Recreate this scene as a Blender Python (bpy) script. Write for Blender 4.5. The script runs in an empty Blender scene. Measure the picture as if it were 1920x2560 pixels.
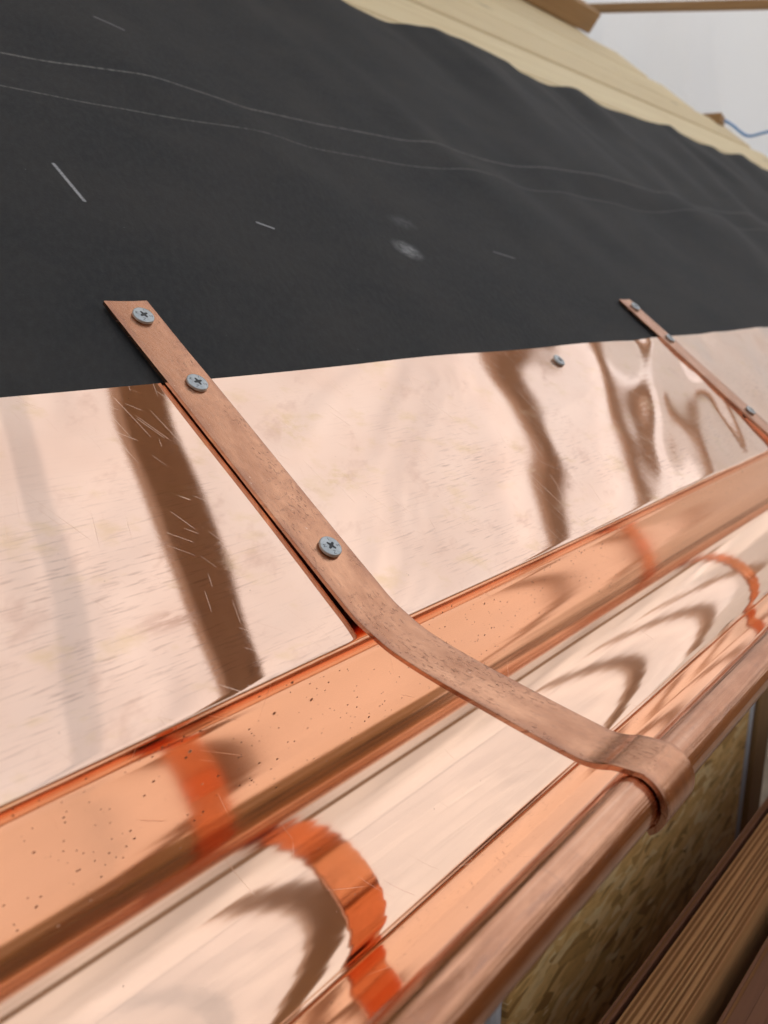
import bpy, math, random
from mathutils import Vector, Matrix, noise

random.seed(7)
SC = bpy.context.scene
COL = SC.collection
PI = math.pi

# ------------------------------------------------------------------ camera
cam_data = bpy.data.cameras.new('camera')
cam = bpy.data.objects.new('camera', cam_data)
COL.objects.link(cam)
ROT = [[0.6288662251441275, 0.18890703562723649, -0.7542157534575273],
       [-0.7775054487884883, 0.15720908715862558, -0.60890933645245],
       [0.003542312406733028, 0.9693293737452102, 0.24573973471445643]]
cam.matrix_world = Matrix.Translation((0, -0.14431105, 0.18470972)) @ Matrix(ROT).to_4x4()
cam_data.sensor_fit = 'VERTICAL'
cam_data.sensor_height = 36.0
cam_data.sensor_width = 27.0
cam_data.lens = 2136 / 2560 * 36
cam_data.clip_start = 0.01
cam_data.clip_end = 500
cam_data.dof.use_dof = True
cam_data.dof.focus_distance = 0.385
cam_data.dof.aperture_fstop = 13.0
SC.camera = cam
SC.render.resolution_x, SC.render.resolution_y = 768, 1024

# ------------------------------------------------------------------ light
SUN_EL, SUN_AZ = math.radians(46), math.radians(-22)     # azimuth measured from +X towards +Y
world = bpy.data.worlds.new('World')
SC.world = world
world.use_nodes = True
wn = world.node_tree
for n in list(wn.nodes):
    wn.nodes.remove(n)
w_out = wn.nodes.new('ShaderNodeOutputWorld')
w_bg = wn.nodes.new('ShaderNodeBackground')
w_sky = wn.nodes.new('ShaderNodeTexSky')
w_sky.sky_type = 'NISHITA'
w_sky.sun_disc = False
w_sky.sun_elevation = SUN_EL
w_sky.sun_rotation = PI / 2 - SUN_AZ
w_sky.dust_density = 3.0
w_bg.inputs[1].default_value = 0.12
wn.links.new(w_sky.outputs[0], w_bg.inputs[0])
wn.links.new(w_bg.outputs[0], w_out.inputs[0])
sun_data = bpy.data.lights.new('sun', 'SUN')
sun_data.energy = 4.0
sun_data.angle = math.radians(0.5)
sun_data.color = (1.0, 0.965, 0.915)
sun = bpy.data.objects.new('sun', sun_data)
COL.objects.link(sun)
sdir = Vector((math.cos(SUN_EL) * math.cos(SUN_AZ), math.cos(SUN_EL) * math.sin(SUN_AZ), math.sin(SUN_EL)))
sun.rotation_euler = sdir.to_track_quat('Z', 'Y').to_euler()
sun.location = sdir * 6
SC.view_settings.view_transform = 'Standard'
SC.view_settings.look = 'None'
SC.view_settings.gamma = 1.0
SC.view_settings.use_curve_mapping = False
SC.view_settings.exposure = 0.30
SC.cycles.max_bounces = 16
SC.cycles.glossy_bounces = 10
SC.cycles.diffuse_bounces = 5
SC.cycles.transmission_bounces = 6
SC.cycles.use_denoising = True
SC.cycles.sample_clamp_indirect = 8.0

# ------------------------------------------------------------------ geometry frame
TH = math.radians(38)
SV = Vector((0, math.cos(TH), math.sin(TH)))      # up the slope
NV = Vector((0, -math.sin(TH), math.cos(TH)))     # out of the roof
GROUND_Z = -1.1


def roof(x, s, h=0.0):
    return Vector((x, 0, 0)) + SV * s + NV * h


def lerp_table(tab, x):
    if x <= tab[0][0]:
        return tab[0][1]
    for (x0, y0), (x1, y1) in zip(tab, tab[1:]):
        if x <= x1:
            t = (x - x0) / (x1 - x0)
            t = t * t * (3 - 2 * t)
            return y0 + (y1 - y0) * t
    return tab[-1][1]


# ------------------------------------------------------------------ node helper
class NT:
    def __init__(self, name):
        self.m = bpy.data.materials.new(name)
        self.m.use_nodes = True
        self.t = self.m.node_tree
        for n in list(self.t.nodes):
            self.t.nodes.remove(n)
        self.out = self.t.nodes.new('ShaderNodeOutputMaterial')

    def node(self, kind, **kw):
        n = self.t.nodes.new(kind)
        for k, v in kw.items():
            setattr(n, k, v)
        return n

    def put(self, sock, v):
        if hasattr(v, 'is_output'):
            self.t.links.new(v, sock)
        elif isinstance(v, (tuple, list)) and len(v) == 3 and sock.type == 'RGBA':
            sock.default_value = (*v, 1)
        else:
            sock.default_value = v

    def uv(self, sx=1, sy=1, rot=0.0, loc=(0, 0, 0), kind='UV'):
        c = self.node('ShaderNodeTexCoord')
        m = self.node('ShaderNodeMapping')
        m.inputs['Scale'].default_value = (sx, sy, sx if kind != 'UV' else 1)
        m.inputs['Location'].default_value = loc
        src = c.outputs[kind]
        if rot:                                   # turn first, stretch afterwards
            r = self.node('ShaderNodeMapping')
            r.inputs['Rotation'].default_value = (0, 0, rot)
            self.t.links.new(src, r.inputs[0])
            src = r.outputs[0]
        self.t.links.new(src, m.inputs[0])
        return m.outputs[0]

    def obj(self, sx=1, sy=1, sz=1):
        c = self.node('ShaderNodeTexCoord')
        m = self.node('ShaderNodeMapping')
        m.inputs['Scale'].default_value = (sx, sy, sz)
        self.t.links.new(c.outputs['Object'], m.inputs[0])
        return m.outputs[0]

    def noise(self, vec, scale=1.0, detail=3.0, rough=0.55, dist=0.0):
        n = self.node('ShaderNodeTexNoise')
        self.t.links.new(vec, n.inputs['Vector'])
        n.inputs['Scale'].default_value = scale
        n.inputs['Detail'].default_value = detail
        n.inputs['Roughness'].default_value = rough
        n.inputs['Distortion'].default_value = dist
        return n.outputs['Fac']

    def voronoi(self, vec, scale=1.0, feature='F1', out='Distance', rand=1.0):
        n = self.node('ShaderNodeTexVoronoi', feature=feature)
        self.t.links.new(vec, n.inputs['Vector'])
        n.inputs['Scale'].default_value = scale
        n.inputs['Randomness'].default_value = rand
        return n.outputs[out]

    def range(self, v, a, b, c=0.0, d=1.0, smooth=False):
        n = self.node('ShaderNodeMapRange')
        n.clamp = True
        if smooth:
            n.interpolation_type = 'SMOOTHSTEP'
        self.put(n.inputs[0], v)
        for i, q in enumerate((a, b, c, d)):
            self.put(n.inputs[i + 1], q)
        return n.outputs[0]

    def math(self, op, a, b=0.0, c=None):
        n = self.node('ShaderNodeMath', operation=op)
        self.put(n.inputs[0], a)
        self.put(n.inputs[1], b)
        if c is not None:
            self.put(n.inputs[2], c)
        return n.outputs[0]

    def mix(self, f, a, b, mode='MIX'):
        n = self.node('ShaderNodeMix', data_type='RGBA', blend_type=mode)
        self.put(n.inputs[0], f)
        self.put(n.inputs[6], a)
        self.put(n.inputs[7], b)
        return n.outputs[2]

    def ramp(self, f, stops):
        n = self.node('ShaderNodeValToRGB')
        e = n.color_ramp.elements
        while len(e) < len(stops):
            e.new(0.5)
        for el, (p, c) in zip(e, stops):
            el.position = p
            el.color = (*c, 1)
        self.put(n.inputs[0], f)
        return n.outputs[0]

    def bump(self, h, strength=0.3, dist=0.001, prev=None):
        n = self.node('ShaderNodeBump')
        n.inputs['Strength'].default_value = strength
        n.inputs['Distance'].default_value = dist
        self.put(n.inputs['Height'], h)
        if prev is not None:
            self.t.links.new(prev, n.inputs['Normal'])
        return n.outputs[0]

    def principled(self, color, rough=0.5, metal=0.0, normal=None, spec=0.5):
        p = self.node('ShaderNodeBsdfPrincipled')
        self.put(p.inputs['Base Color'], color)
        self.put(p.inputs['Roughness'], rough)
        self.put(p.inputs['Metallic'], metal)
        self.put(p.inputs['Specular IOR Level'], spec)
        if normal is not None:
            self.t.links.new(normal, p.inputs['Normal'])
        self.t.links.new(p.outputs[0], self.out.inputs[0])
        return p

    def sepuv(self):
        c = self.node('ShaderNodeTexCoord')
        s = self.node('ShaderNodeSeparateXYZ')
        self.t.links.new(c.outputs['UV'], s.inputs[0])
        return s.outputs[0], s.outputs[1]

    def segment(self, u, v, a, b, w, soft=0.5):
        """1 inside a stroke of half width w from a to b in UV space"""
        ax, ay = a
        dx, dy = b[0] - ax, b[1] - ay
        L2 = dx * dx + dy * dy
        px = self.math('SUBTRACT', u, ax)
        py = self.math('SUBTRACT', v, ay)
        t = self.math('MULTIPLY_ADD', px, dx / L2, self.math('MULTIPLY', py, dy / L2))
        t = self.range(t, 0, 1, 0, 1)
        ex = self.math('MULTIPLY_ADD', t, -dx, px)
        ey = self.math('MULTIPLY_ADD', t, -dy, py)
        d = self.math('SQRT', self.math('MULTIPLY_ADD', ex, ex, self.math('MULTIPLY', ey, ey)))
        return self.range(d, w * (1 - soft), w * (1 + soft), 1, 0)

    def blob(self, u, v, c, rx, ry):
        px = self.math('DIVIDE', self.math('SUBTRACT', u, c[0]), rx)
        py = self.math('DIVIDE', self.math('SUBTRACT', v, c[1]), ry)
        d = self.math('SQRT', self.math('MULTIPLY_ADD', px, px, self.math('MULTIPLY', py, py)))
        return self.range(d, 0.1, 1.0, 1, 0, True)


CU = (0.945, 0.680, 0.535)


# ------------------------------------------------------------------ materials
def mat_flashing():
    m = NT('bright_copper_sheet')
    u, v = m.sepuv()
    # rolling dashes along the sheet
    dash = m.noise(m.uv(60, 900), 1.0, 3.0, 0.6)
    patch = m.range(m.noise(m.uv(9, 22), 1.0, 2.0), 0.36, 0.66, 0, 1, True)
    low = m.range(v, 0.20, 0.155, 0.12, 1.0)
    dashm = m.math('MULTIPLY', m.math('MULTIPLY', m.range(dash, 0.54, 0.68, 0, 1), patch), low)
    fine = m.noise(m.uv(25, 2500), 1.0, 2.0)
    # stains: yellowish and brown patches
    y1 = m.math('MULTIPLY', m.blob(u, v, (0.296, 0.196), 0.020, 0.020), m.range(m.noise(m.uv(160, 160), 1, 4, 0.7), 0.45, 0.62))
    y2 = m.math('MULTIPLY', m.blob(u, v, (0.300, 0.160), 0.022, 0.014), m.range(m.noise(m.uv(120, 190, 0.3), 1, 4, 0.7), 0.45, 0.62))
    y3 = m.range(m.noise(m.uv(34, 60, 0.2, (3, 1, 0)), 1, 4, 0.65), 0.56, 0.72)
    yel = m.math('MAXIMUM', m.math('MAXIMUM', y1, y2), m.math('MULTIPLY', y3, 0.7))
    b1 = m.range(m.noise(m.uv(28, 46, -0.4, (7, 3, 0)), 1, 4, 0.7), 0.57, 0.72)
    br2 = m.math('MULTIPLY', m.blob(u, v, (0.173, 0.118), 0.020, 0.0065), m.range(m.noise(m.uv(70, 500), 1, 3), 0.40, 0.52))
    brown = m.math('MAXIMUM', m.math('MULTIPLY', b1, 0.6), br2)
    # scratches in a few directions
    scr = None
    for ang, sc, thr in ((1.15, 5.0, 0.72), (0.75, 7.0, 0.735), (1.9, 6.0, 0.745), (1.45, 4.0, 0.725)):
        n = m.range(m.noise(m.uv(sc * 4, 1700, ang, (ang * 3, ang, 0)), 1.0, 1.0), thr + 0.012, thr + 0.035)
        scr = n if scr is None else m.math('MAXIMUM', scr, n)
    gate = m.range(m.noise(m.uv(14, 14, 0, (5, 9, 0)), 1, 2), 0.42, 0.6)
    scr = m.math('MULTIPLY', scr, gate)
    spots = m.range(m.voronoi(m.uv(260, 260), 1), 0.05, 0.10, 1, 0)
    spots = m.math('MULTIPLY', spots, m.range(m.noise(m.uv(60, 60, 0, (2, 2, 0)), 1, 2), 0.60, 0.66))
    film = m.range(m.noise(m.uv(12, 16, 0, (1, 6, 0)), 1, 3, 0.6), 0.35, 0.7, 0, 1, True)
    col = m.mix(m.math('MULTIPLY', film, 0.9), CU, (0.90, 0.62, 0.475))
    col = m.mix(m.math('MULTIPLY', dashm, 0.75), col, (0.56, 0.36, 0.28))
    col = m.mix(m.math('MULTIPLY', yel, 0.7), col, (0.80, 0.55, 0.29))
    col = m.mix(m.math('MULTIPLY', brown, 0.62), col, (0.62, 0.36, 0.26))
    col = m.mix(m.math('MULTIPLY', spots, 0.8), col, (0.20, 0.10, 0.06))
    rough = m.math('ADD', 0.02, m.math('MULTIPLY', dashm, 0.03))
    rough = m.math('ADD', rough, m.math('MULTIPLY', m.range(fine, 0.4, 0.7), 0.025))
    rough = m.math('ADD', rough, m.math('MULTIPLY', scr, 0.30))
    rough = m.math('ADD', rough, m.math('MULTIPLY', m.math('MAXIMUM', yel, brown), 0.07))
    h = m.math('ADD', m.math('MULTIPLY', fine, 0.07), m.math('MULTIPLY', scr, -0.9))
    h = m.math('ADD', h, m.math('MULTIPLY', dashm, -0.05))
    nrm = m.bump(h, 0.10, 0.0006)
    m.principled(col, rough, 1.0, nrm)
    return m.m


def mat_gutter():
    m = NT('bright_copper_gutter')
    u, v = m.sepuv()
    sp = m.voronoi(m.uv(330, 620), 1)
    size = m.range(m.noise(m.uv(300, 300), 1, 1), 0.38, 0.80, 0.02, 0.30)
    n = m.node('ShaderNodeMath', operation='LESS_THAN')
    m.put(n.inputs[0], sp)
    m.put(n.inputs[1], size)
    cl = m.noise(m.uv(30, 160, 0, (4, 0, 0)), 1, 3, 0.65)
    back = m.range(v, 0.135, 0.165, 0.0, 1.0)                  # upper part of the rear wall
    specks = m.math('MULTIPLY', n.outputs[0], m.range(m.math('MULTIPLY', cl, back), 0.43, 0.49))
    big = m.range(m.voronoi(m.uv(90, 130), 1), 0.04, 0.10, 1, 0)
    big = m.math('MULTIPLY', big, m.math('MULTIPLY', back, m.range(m.noise(m.uv(35, 35), 1, 1), 0.56, 0.6)))
    few = m.range(m.voronoi(m.uv(150, 150, 0, (.3, .2, 0)), 1), 0.02, 0.045, 1, 0)
    few = m.math('MULTIPLY', few, m.range(m.noise(m.uv(50, 50), 1, 1), 0.52, 0.58))
    dk = m.math('MAXIMUM', m.math('MAXIMUM', specks, big), few)
    line = m.noise(m.uv(12, 1800), 1, 2)
    scr = None
    for ang, thr in ((1.3, 0.765), (0.5, 0.775), (2.1, 0.775)):
        q = m.range(m.noise(m.uv(18, 1500, ang, (ang, 2, 0)), 1, 1), thr, thr + 0.03)
        scr = q if scr is None else m.math('MAXIMUM', scr, q)
    col = m.mix(m.math('MULTIPLY', dk, 0.9), (0.955, 0.655, 0.485), (0.16, 0.07, 0.035))
    col = m.mix(m.math('MULTIPLY', m.range(line, 0.5, 0.8), 0.03), col, (0.80, 0.50, 0.38))
    rough = m.math('ADD', m.range(line, 0.35, 0.75, 0.040, 0.060), m.math('MULTIPLY', scr, 0.3))
    rough = m.math('ADD', rough, m.math('MULTIPLY', dk, 0.4))
    rough = m.math('ADD', rough, m.range(v, 0.105, 0.150, 0.0, 0.06))
    h = m.math('ADD', m.math('MULTIPLY', line, 0.006), m.math('MULTIPLY', scr, -0.6))
    m.principled(col, rough, 1.0, m.bump(h, 0.09, 0.0005))
    return m.m


def mat_bead():
    m = NT('worn_copper_bead')
    a = m.noise(m.uv(6, 420), 1, 3, 0.6)
    b = m.noise(m.uv(34, 90), 1, 4, 0.65)
    ring = m.range(m.noise(m.uv(500, 12), 1, 2), 0.62, 0.72)
    d = m.range(m.noise(m.uv(30, 240, 0, (2, 5, 0)), 1, 4, 0.7), 0.55, 0.72)
    col = m.mix(m.range(b, 0.35, 0.7), (0.76, 0.405, 0.255), (0.55, 0.27, 0.165))
    col = m.mix(m.range(a, 0.50, 0.72, 0, 0.55), col, (0.36, 0.19, 0.13))
    col = m.mix(m.range(a, 0.46, 0.30, 0, 0.35), col, (0.90, 0.60, 0.44))
    col = m.mix(m.math('MULTIPLY', d, 0.55), col, (0.40, 0.24, 0.19))
    col = m.mix(m.math('MULTIPLY', ring, 0.25), col, (0.45, 0.26, 0.19))
    rough = m.math('ADD', m.range(b, 0.3, 0.7, 0.11, 0.22), m.math('MULTIPLY', d, 0.15))
    m.principled(col, rough, 1.0, m.bump(m.math('ADD', a, m.math('MULTIPLY', b, 0.4)), 0.35, 0.0008))
    return m.m


def mat_strap():
    m = NT('dull_copper_strap')
    g = m.noise(m.uv(420, 150), 1, 4, 0.7)              # along the strap
    p = m.noise(m.uv(70, 32), 1, 4, 0.65)
    pit = m.range(m.noise(m.uv(640, 300), 1, 4, 0.75), 0.55, 0.68)
    pitg = m.range(m.noise(m.uv(60, 26, 0, (3, 1, 0)), 1, 3), 0.42, 0.62)
    pit = m.math('MULTIPLY', pit, pitg)
    chip = m.range(m.noise(m.uv(700, 420, 0.5, (8, 2, 0)), 1, 2, 0.6), 0.70, 0.74)
    u, v = m.sepuv()
    edge = m.range(m.math('ABSOLUTE', u), 0.0085, 0.0125, 0, 1)
    col = m.mix(m.range(p, 0.32, 0.68), (0.80, 0.425, 0.26), (0.56, 0.275, 0.165))
    col = m.mix(m.range(g, 0.48, 0.75, 0, 0.4), col, (0.50, 0.27, 0.18))
    col = m.mix(m.math('MULTIPLY', edge, m.range(p, 0.35, 0.6, 0.2, 0.75)), col, (0.42, 0.215, 0.15))
    col = m.mix(m.math('MULTIPLY', pit, 0.6), col, (0.34, 0.19, 0.135))
    col = m.mix(m.math('MULTIPLY', chip, 0.7), col, (0.96, 0.68, 0.52))
    rough = m.math('ADD', m.range(p, 0.3, 0.7, 0.15, 0.28), m.math('MULTIPLY', pit, 0.2))
    rough = m.math('SUBTRACT', rough, m.math('MULTIPLY', chip, 0.12))
    h = m.math('ADD', m.math('MULTIPLY', g, 0.5), m.math('MULTIPLY', pit, -0.8))
    h = m.math('ADD', h, m.math('MULTIPLY', chip, -0.6))
    m.principled(col, rough, 1.0, m.bump(h, 0.34, 0.0006))
    return m.m


def mat_felt():
    m = NT('charcoal_roofing_felt')
    u, v = m.sepuv()
    f1 = m.noise(m.uv(900, 500, 0.4), 1, 3, 0.7)
    f2 = m.noise(m.uv(9, 12), 1, 3, 0.6)
    f3 = m.noise(m.uv(260, 110, 0.5), 1, 3, 0.7)
    col = m.mix(m.range(f2, 0.35, 0.68), (0.018, 0.0195, 0.021), (0.031, 0.030, 0.029))
    col = m.mix(m.range(f3, 0.4, 0.7, 0, 0.5), col, (0.040, 0.041, 0.041))
    col = m.mix(m.range(f1, 0.66, 0.78, 0, 0.35), col, (0.13, 0.128, 0.125))
    brk = m.range(m.noise(m.uv(220, 60), 1, 3, 0.7), 0.34, 0.56, 0.15, 1.0)
    fade = m.range(v, 0.2, 1.0, 1, 0.7)
    wob = m.math('MULTIPLY', m.math('SUBTRACT', m.noise(m.uv(7, 0.01), 1, 2), 0.5), 0.006)
    vv = m.math('ADD', v, wob)
    l1 = m.range(m.math('ABSOLUTE', m.math('SUBTRACT', vv, 0.547)), 0.0004, 0.0013, 1, 0)
    l2 = m.range(m.math('ABSOLUTE', m.math('SUBTRACT', vv, 0.497)), 0.0003, 0.0010, 1, 0)
    chalk = m.math('MULTIPLY', m.math('MAXIMUM', l1, m.math('MULTIPLY', l2, 0.75)), m.math('MULTIPLY', brk, fade))
    col = m.mix(m.math('MULTIPLY', chalk, 0.62), col, (0.30, 0.29, 0.27))
    s1 = m.math('MULTIPLY', m.segment(u, v, (0.2845, 0.4150), (0.2853, 0.3815), 0.0011, 0.4), m.range(m.noise(m.uv(900, 900), 1, 2), 0.38, 0.5, 0.4, 1))
    s2 = m.segment(u, v, (0.4098, 0.3752), (0.4208, 0.3697), 0.0008, 0.3)
    s3 = m.segment(u, v, (0.430, 0.630), (0.452, 0.622), 0.0009, 0.5)
    s4 = m.segment(u, v, (0.690, 0.363), (0.716, 0.355), 0.0007, 0.5)
    strokes = m.math('MAXIMUM', m.math('MAXIMUM', s1, s2), m.math('MULTIPLY', m.math('MAXIMUM', s3, s4), 0.5))
    smn = m.range(m.noise(m.uv(150, 240, 0.6), 1, 4, 0.75), 0.36, 0.62)
    sm = m.math('MULTIPLY', m.math('MAXIMUM', m.blob(u, v, (0.556, 0.357), 0.020, 0.016), m.math('MULTIPLY', m.blob(u, v, (0.590, 0.397), 0.022, 0.014), 0.22)), smn)
    dots = m.range(m.voronoi(m.uv(110, 110), 1), 0.025, 0.045, 1, 0)
    dots = m.math('MULTIPLY', dots, m.range(m.noise(m.uv(38, 38), 1, 1), 0.58, 0.62))
    mk = m.math('MAXIMUM', strokes, m.math('MAXIMUM', m.math('MULTIPLY', sm, 0.85), m.math('MULTIPLY', dots, 0.5)))
    col = m.mix(m.math('MULTIPLY', mk, 0.85), col, (0.42, 0.43, 0.44))
    n1 = m.bump(f1, 0.35, 0.0006)
    n2 = m.bump(f3, 0.3, 0.0015, n1)
    m.principled(col, 0.80, 0.0, n2, 0.30)
    return m.m


def mat_wood(name, c0, c1, c2, along='X', scale=1.0, rough=0.65, knots=True, bump=0.2):
    m = NT(name)
    s = {'X': (1.5, 40, 40), 'Y': (40, 1.5, 40), 'Z': (40, 40, 1.5)}[along]
    s = tuple(q * scale for q in s)
    info = m.node('ShaderNodeObjectInfo')
    base = m.obj(*s)
    add = m.node('ShaderNodeVectorMath', operation='ADD')
    m.t.links.new(base, add.inputs[0])
    sc = m.node('ShaderNodeVectorMath', operation='SCALE')
    cb = m.node('ShaderNodeCombineXYZ')
    for i in range(3):
        m.t.links.new(info.outputs['Random'], cb.inputs[i])
    m.t.links.new(cb.outputs[0], sc.inputs[0])
    sc.inputs['Scale'].default_value = 37.0
    m.t.links.new(sc.outputs[0], add.inputs[1])
    vec = add.outputs[0]
    g = m.noise(vec, 1.0, 4, 0.6, 0.6)
    g2 = m.noise(vec, 4.0, 2, 0.5)
    col = m.mix(m.range(g, 0.32, 0.68), c0, c1)
    col = m.mix(m.range(g2, 0.5, 0.75, 0, 0.35), col, c2)
    col = m.mix(m.range(info.outputs['Random'], 0, 1, 0.0, 0.28), col, c2)
    if knots:
        kv = m.obj(*[{'X': (2.2, 9, 9), 'Y': (9, 2.2, 9), 'Z': (9, 9, 2.2)}[along][i] for i in range(3)])
        k = m.range(m.voronoi(kv, 1.0), 0.04, 0.11, 1, 0)
        col = m.mix(m.math('MULTIPLY', k, 0.6), col, tuple(q * 0.45 for q in c2))
    m.principled(col, rough, 0, m.bump(g, bump, 0.002), 0.3)
    return m.m


def mat_osb():
    m = NT('oriented_strand_board')
    vec = m.obj(1, 1, 1)
    warp = m.node('ShaderNodeTexNoise')
    m.t.links.new(vec, warp.inputs['Vector'])
    warp.inputs['Scale'].default_value = 14
    mixv = m.node('ShaderNodeMix', data_type='VECTOR')
    mixv.inputs[0].default_value = 0.03
    m.t.links.new(vec, mixv.inputs[4])
    m.t.links.new(warp.outputs['Color'], mixv.inputs[5])

    def strands(rot, sx, sz, seed):
        mp = m.node('ShaderNodeMapping')
        mp.inputs['Rotation'].default_value = (0, rot, 0)
        mp.inputs['Scale'].default_value = (sx, 1, sz)
        mp.inputs['Location'].default_value = (seed, 0, seed * 2)
        m.t.links.new(mixv.outputs[1], mp.inputs[0])
        v = m.node('ShaderNodeTexVoronoi', feature='F1')
        m.t.links.new(mp.outputs[0], v.inputs['Vector'])
        v.inputs['Scale'].default_value = 1
        s = m.node('ShaderNodeSeparateColor')
        m.t.links.new(v.outputs['Color'], s.inputs[0])
        return s.outputs[0], s.outputs[1]
    a, a2 = strands(0.25, 28, 110, 1.7)
    b, b2 = strands(1.2, 30, 120, 4.1)
    c, c2 = strands(-0.6, 24, 95, 8.3)
    pick = m.range(a2, 0.45, 0.47)
    pick2 = m.range(b2, 0.62, 0.64)
    val = m.math('ADD', m.math('MULTIPLY', a, m.math('SUBTRACT', 1.0, pick)), m.math('MULTIPLY', b, pick))
    val = m.math('ADD', m.math('MULTIPLY', val, m.math('SUBTRACT', 1.0, pick2)), m.math('MULTIPLY', c, pick2))
    grain = m.noise(m.obj(60, 60, 220), 1, 3)
    col = m.ramp(val, [(0.0, (0.36, 0.18, 0.05)), (0.3, (0.74, 0.44, 0.15)), (0.7, (0.88, 0.58, 0.23)), (1.0, (0.95, 0.74, 0.40))])
    col = m.mix(m.range(grain, 0.5, 0.75, 0, 0.35), col, (0.23, 0.13, 0.045))
    m.principled(col, 0.6, 0, m.bump(val, 0.4, 0.002), 0.35)
    return m.m


def mat_tarp(name='white_tarpaulin', trans=0.56):
    m = NT(name)
    vec = m.obj(1, 1, 1)
    f = m.noise(vec, 1.1, 3, 0.55)
    g = m.noise(vec, 260, 2, 0.5)
    w = m.noise(m.obj(1.6, 2.2, 0.9), 1.0, 2, 0.5, 0.8)
    col = m.mix(m.range(f, 0.35, 0.7), (0.86, 0.885, 0.91), (0.89, 0.915, 0.935))
    d = m.node('ShaderNodeBsdfDiffuse')
    t = m.node('ShaderNodeBsdfTranslucent')
    mx = m.node('ShaderNodeMixShader')
    mx.inputs[0].default_value = trans
    nrm = m.bump(m.math('ADD', m.math('MULTIPLY', w, 1.0), m.math('MULTIPLY', g, 0.01)), 0.6, 0.08)
    for q in (d, t):
        m.put(q.inputs['Color'], col)
        m.t.links.new(nrm, q.inputs['Normal'])
    m.t.links.new(d.outputs[0], mx.inputs[1])
    m.t.links.new(t.outputs[0], mx.inputs[2])
    m.t.links.new(mx.outputs[0], m.out.inputs[0])
    return m.m


def mat_plain(name, c, rough=0.6, metal=0.0, nscale=60, var=0.15, spec=0.4, bump=0.1):
    m = NT(name)
    n = m.noise(m.obj(1, 1, 1), nscale, 4, 0.6)
    col = m.mix(m.range(n, 0.3, 0.7), tuple(q * (1 - var) for q in c), tuple(min(1, q * (1 + var)) for q in c))
    m.principled(col, m.range(n, 0.3, 0.7, rough * 0.85, rough * 1.15), metal, m.bump(n, bump, 0.002), spec)
    return m.m


def mat_zinc():
    m = NT('zinc_plated_steel')
    n = m.noise(m.obj(900, 900, 900), 1, 3, 0.6)
    n2 = m.noise(m.obj(260, 260, 260), 1, 3, 0.6)
    col = m.mix(m.range(n2, 0.35, 0.65), (0.40, 0.44, 0.46), (0.54, 0.58, 0.60))
    col = m.mix(m.range(n, 0.60, 0.72, 0, 0.5), col, (0.33, 0.36, 0.38))
    m.principled(col, m.range(n, 0.3, 0.7, 0.32, 0.50), 0.85, m.bump(n, 0.12, 0.0003), 0.5)
    return m.m


MAT = {
    'flashing': mat_flashing(), 'gutter': mat_gutter(), 'bead': mat_bead(), 'strap': mat_strap(), 'felt': mat_felt(),
    'deck': mat_wood('pale_spruce_boards', (0.80, 0.68, 0.44), (0.72, 0.59, 0.36), (0.58, 0.44, 0.25), 'X'),
    'timber_x': mat_wood('brown_timber_along', (0.42, 0.26, 0.12), (0.36, 0.21, 0.09), (0.28, 0.15, 0.06), 'X'),
    'timber_y': mat_wood('brown_timber_across', (0.40, 0.25, 0.12), (0.34, 0.20, 0.09), (0.28, 0.15, 0.06), 'Y'),
    'timber_z': mat_wood('brown_timber_upright', (0.42, 0.26, 0.12), (0.36, 0.21, 0.09), (0.28, 0.15, 0.06), 'Z'),
    'plank': mat_wood('pale_plank', (0.68, 0.47, 0.34), (0.60, 0.40, 0.28), (0.52, 0.33, 0.22), 'Y'),
    'ply_light': mat_wood('light_veneer', (0.60, 0.33, 0.14), (0.48, 0.245, 0.10), (0.32, 0.145, 0.055), 'X', 2.0, 0.7, False, 0.4),
    'ply_dark': mat_wood('dark_veneer', (0.27, 0.12, 0.04), (0.19, 0.08, 0.028), (0.33, 0.16, 0.06), 'X', 2.0, 0.75, False, 0.4),
    'ply_red': mat_wood('reddish_veneer', (0.26, 0.12, 0.065), (0.20, 0.09, 0.05), (0.15, 0.065, 0.035), 'X', 2.0, 0.7, False, 0.3),
    'underside_glow': mat_plain('brightened_copper_underside', (0.93, 0.56, 0.36), 0.22, 1.0, 120, 0.05),  # strap underside colour brightened to strengthen its glow mirrored in the gutter
    'osb': mat_osb(), 'tarp': mat_tarp(), 'tarp_thin': mat_tarp('thin_white_film', 0.86), 'zinc': mat_zinc(),
    'dark': mat_plain('recess_shade_steel', (0.06, 0.062, 0.065), 0.5, 0.7, 800, 0.3),  # shade of the screw recess put into the colour of a proud cross
    'stamp': mat_plain('stamped_mark', (0.16, 0.17, 0.18), 0.6, 0.5, 800, 0.2),
    'white': mat_plain('white_foam_strip', (0.62, 0.65, 0.70), 0.7, 0, 40, 0.06),
    'blue': mat_plain('blue_cord_fibre', (0.07, 0.26, 0.62), 0.6, 0, 900, 0.25),
    'soil': mat_plain('dusty_packed_ground', (0.42, 0.36, 0.29), 0.9, 0, 9, 0.35, 0.2, 0.6),
}


# ------------------------------------------------------------------ object helpers
def link(o, parent=None):
    COL.objects.link(o)
    if parent is not None:
        o.parent = parent
    return o


def mesh(name, verts, faces, mat, parent=None, uvs=None, smooth=False, loc=None):
    me = bpy.data.meshes.new(name)
    me.from_pydata([tuple(v) for v in verts], [], faces)
    me.materials.append(MAT[mat] if isinstance(mat, str) else mat)
    if uvs is not None:
        ul = me.uv_layers.new(name='UVMap')
        for lp in me.loops:
            ul.data[lp.index].uv = uvs[lp.vertex_index]
    me.polygons.foreach_set('use_smooth', [smooth] * len(me.polygons))
    me.update()
    o = bpy.data.objects.new(name, me)
    link(o, parent)
    if loc is not None:
        o.location = loc
    return o


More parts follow.
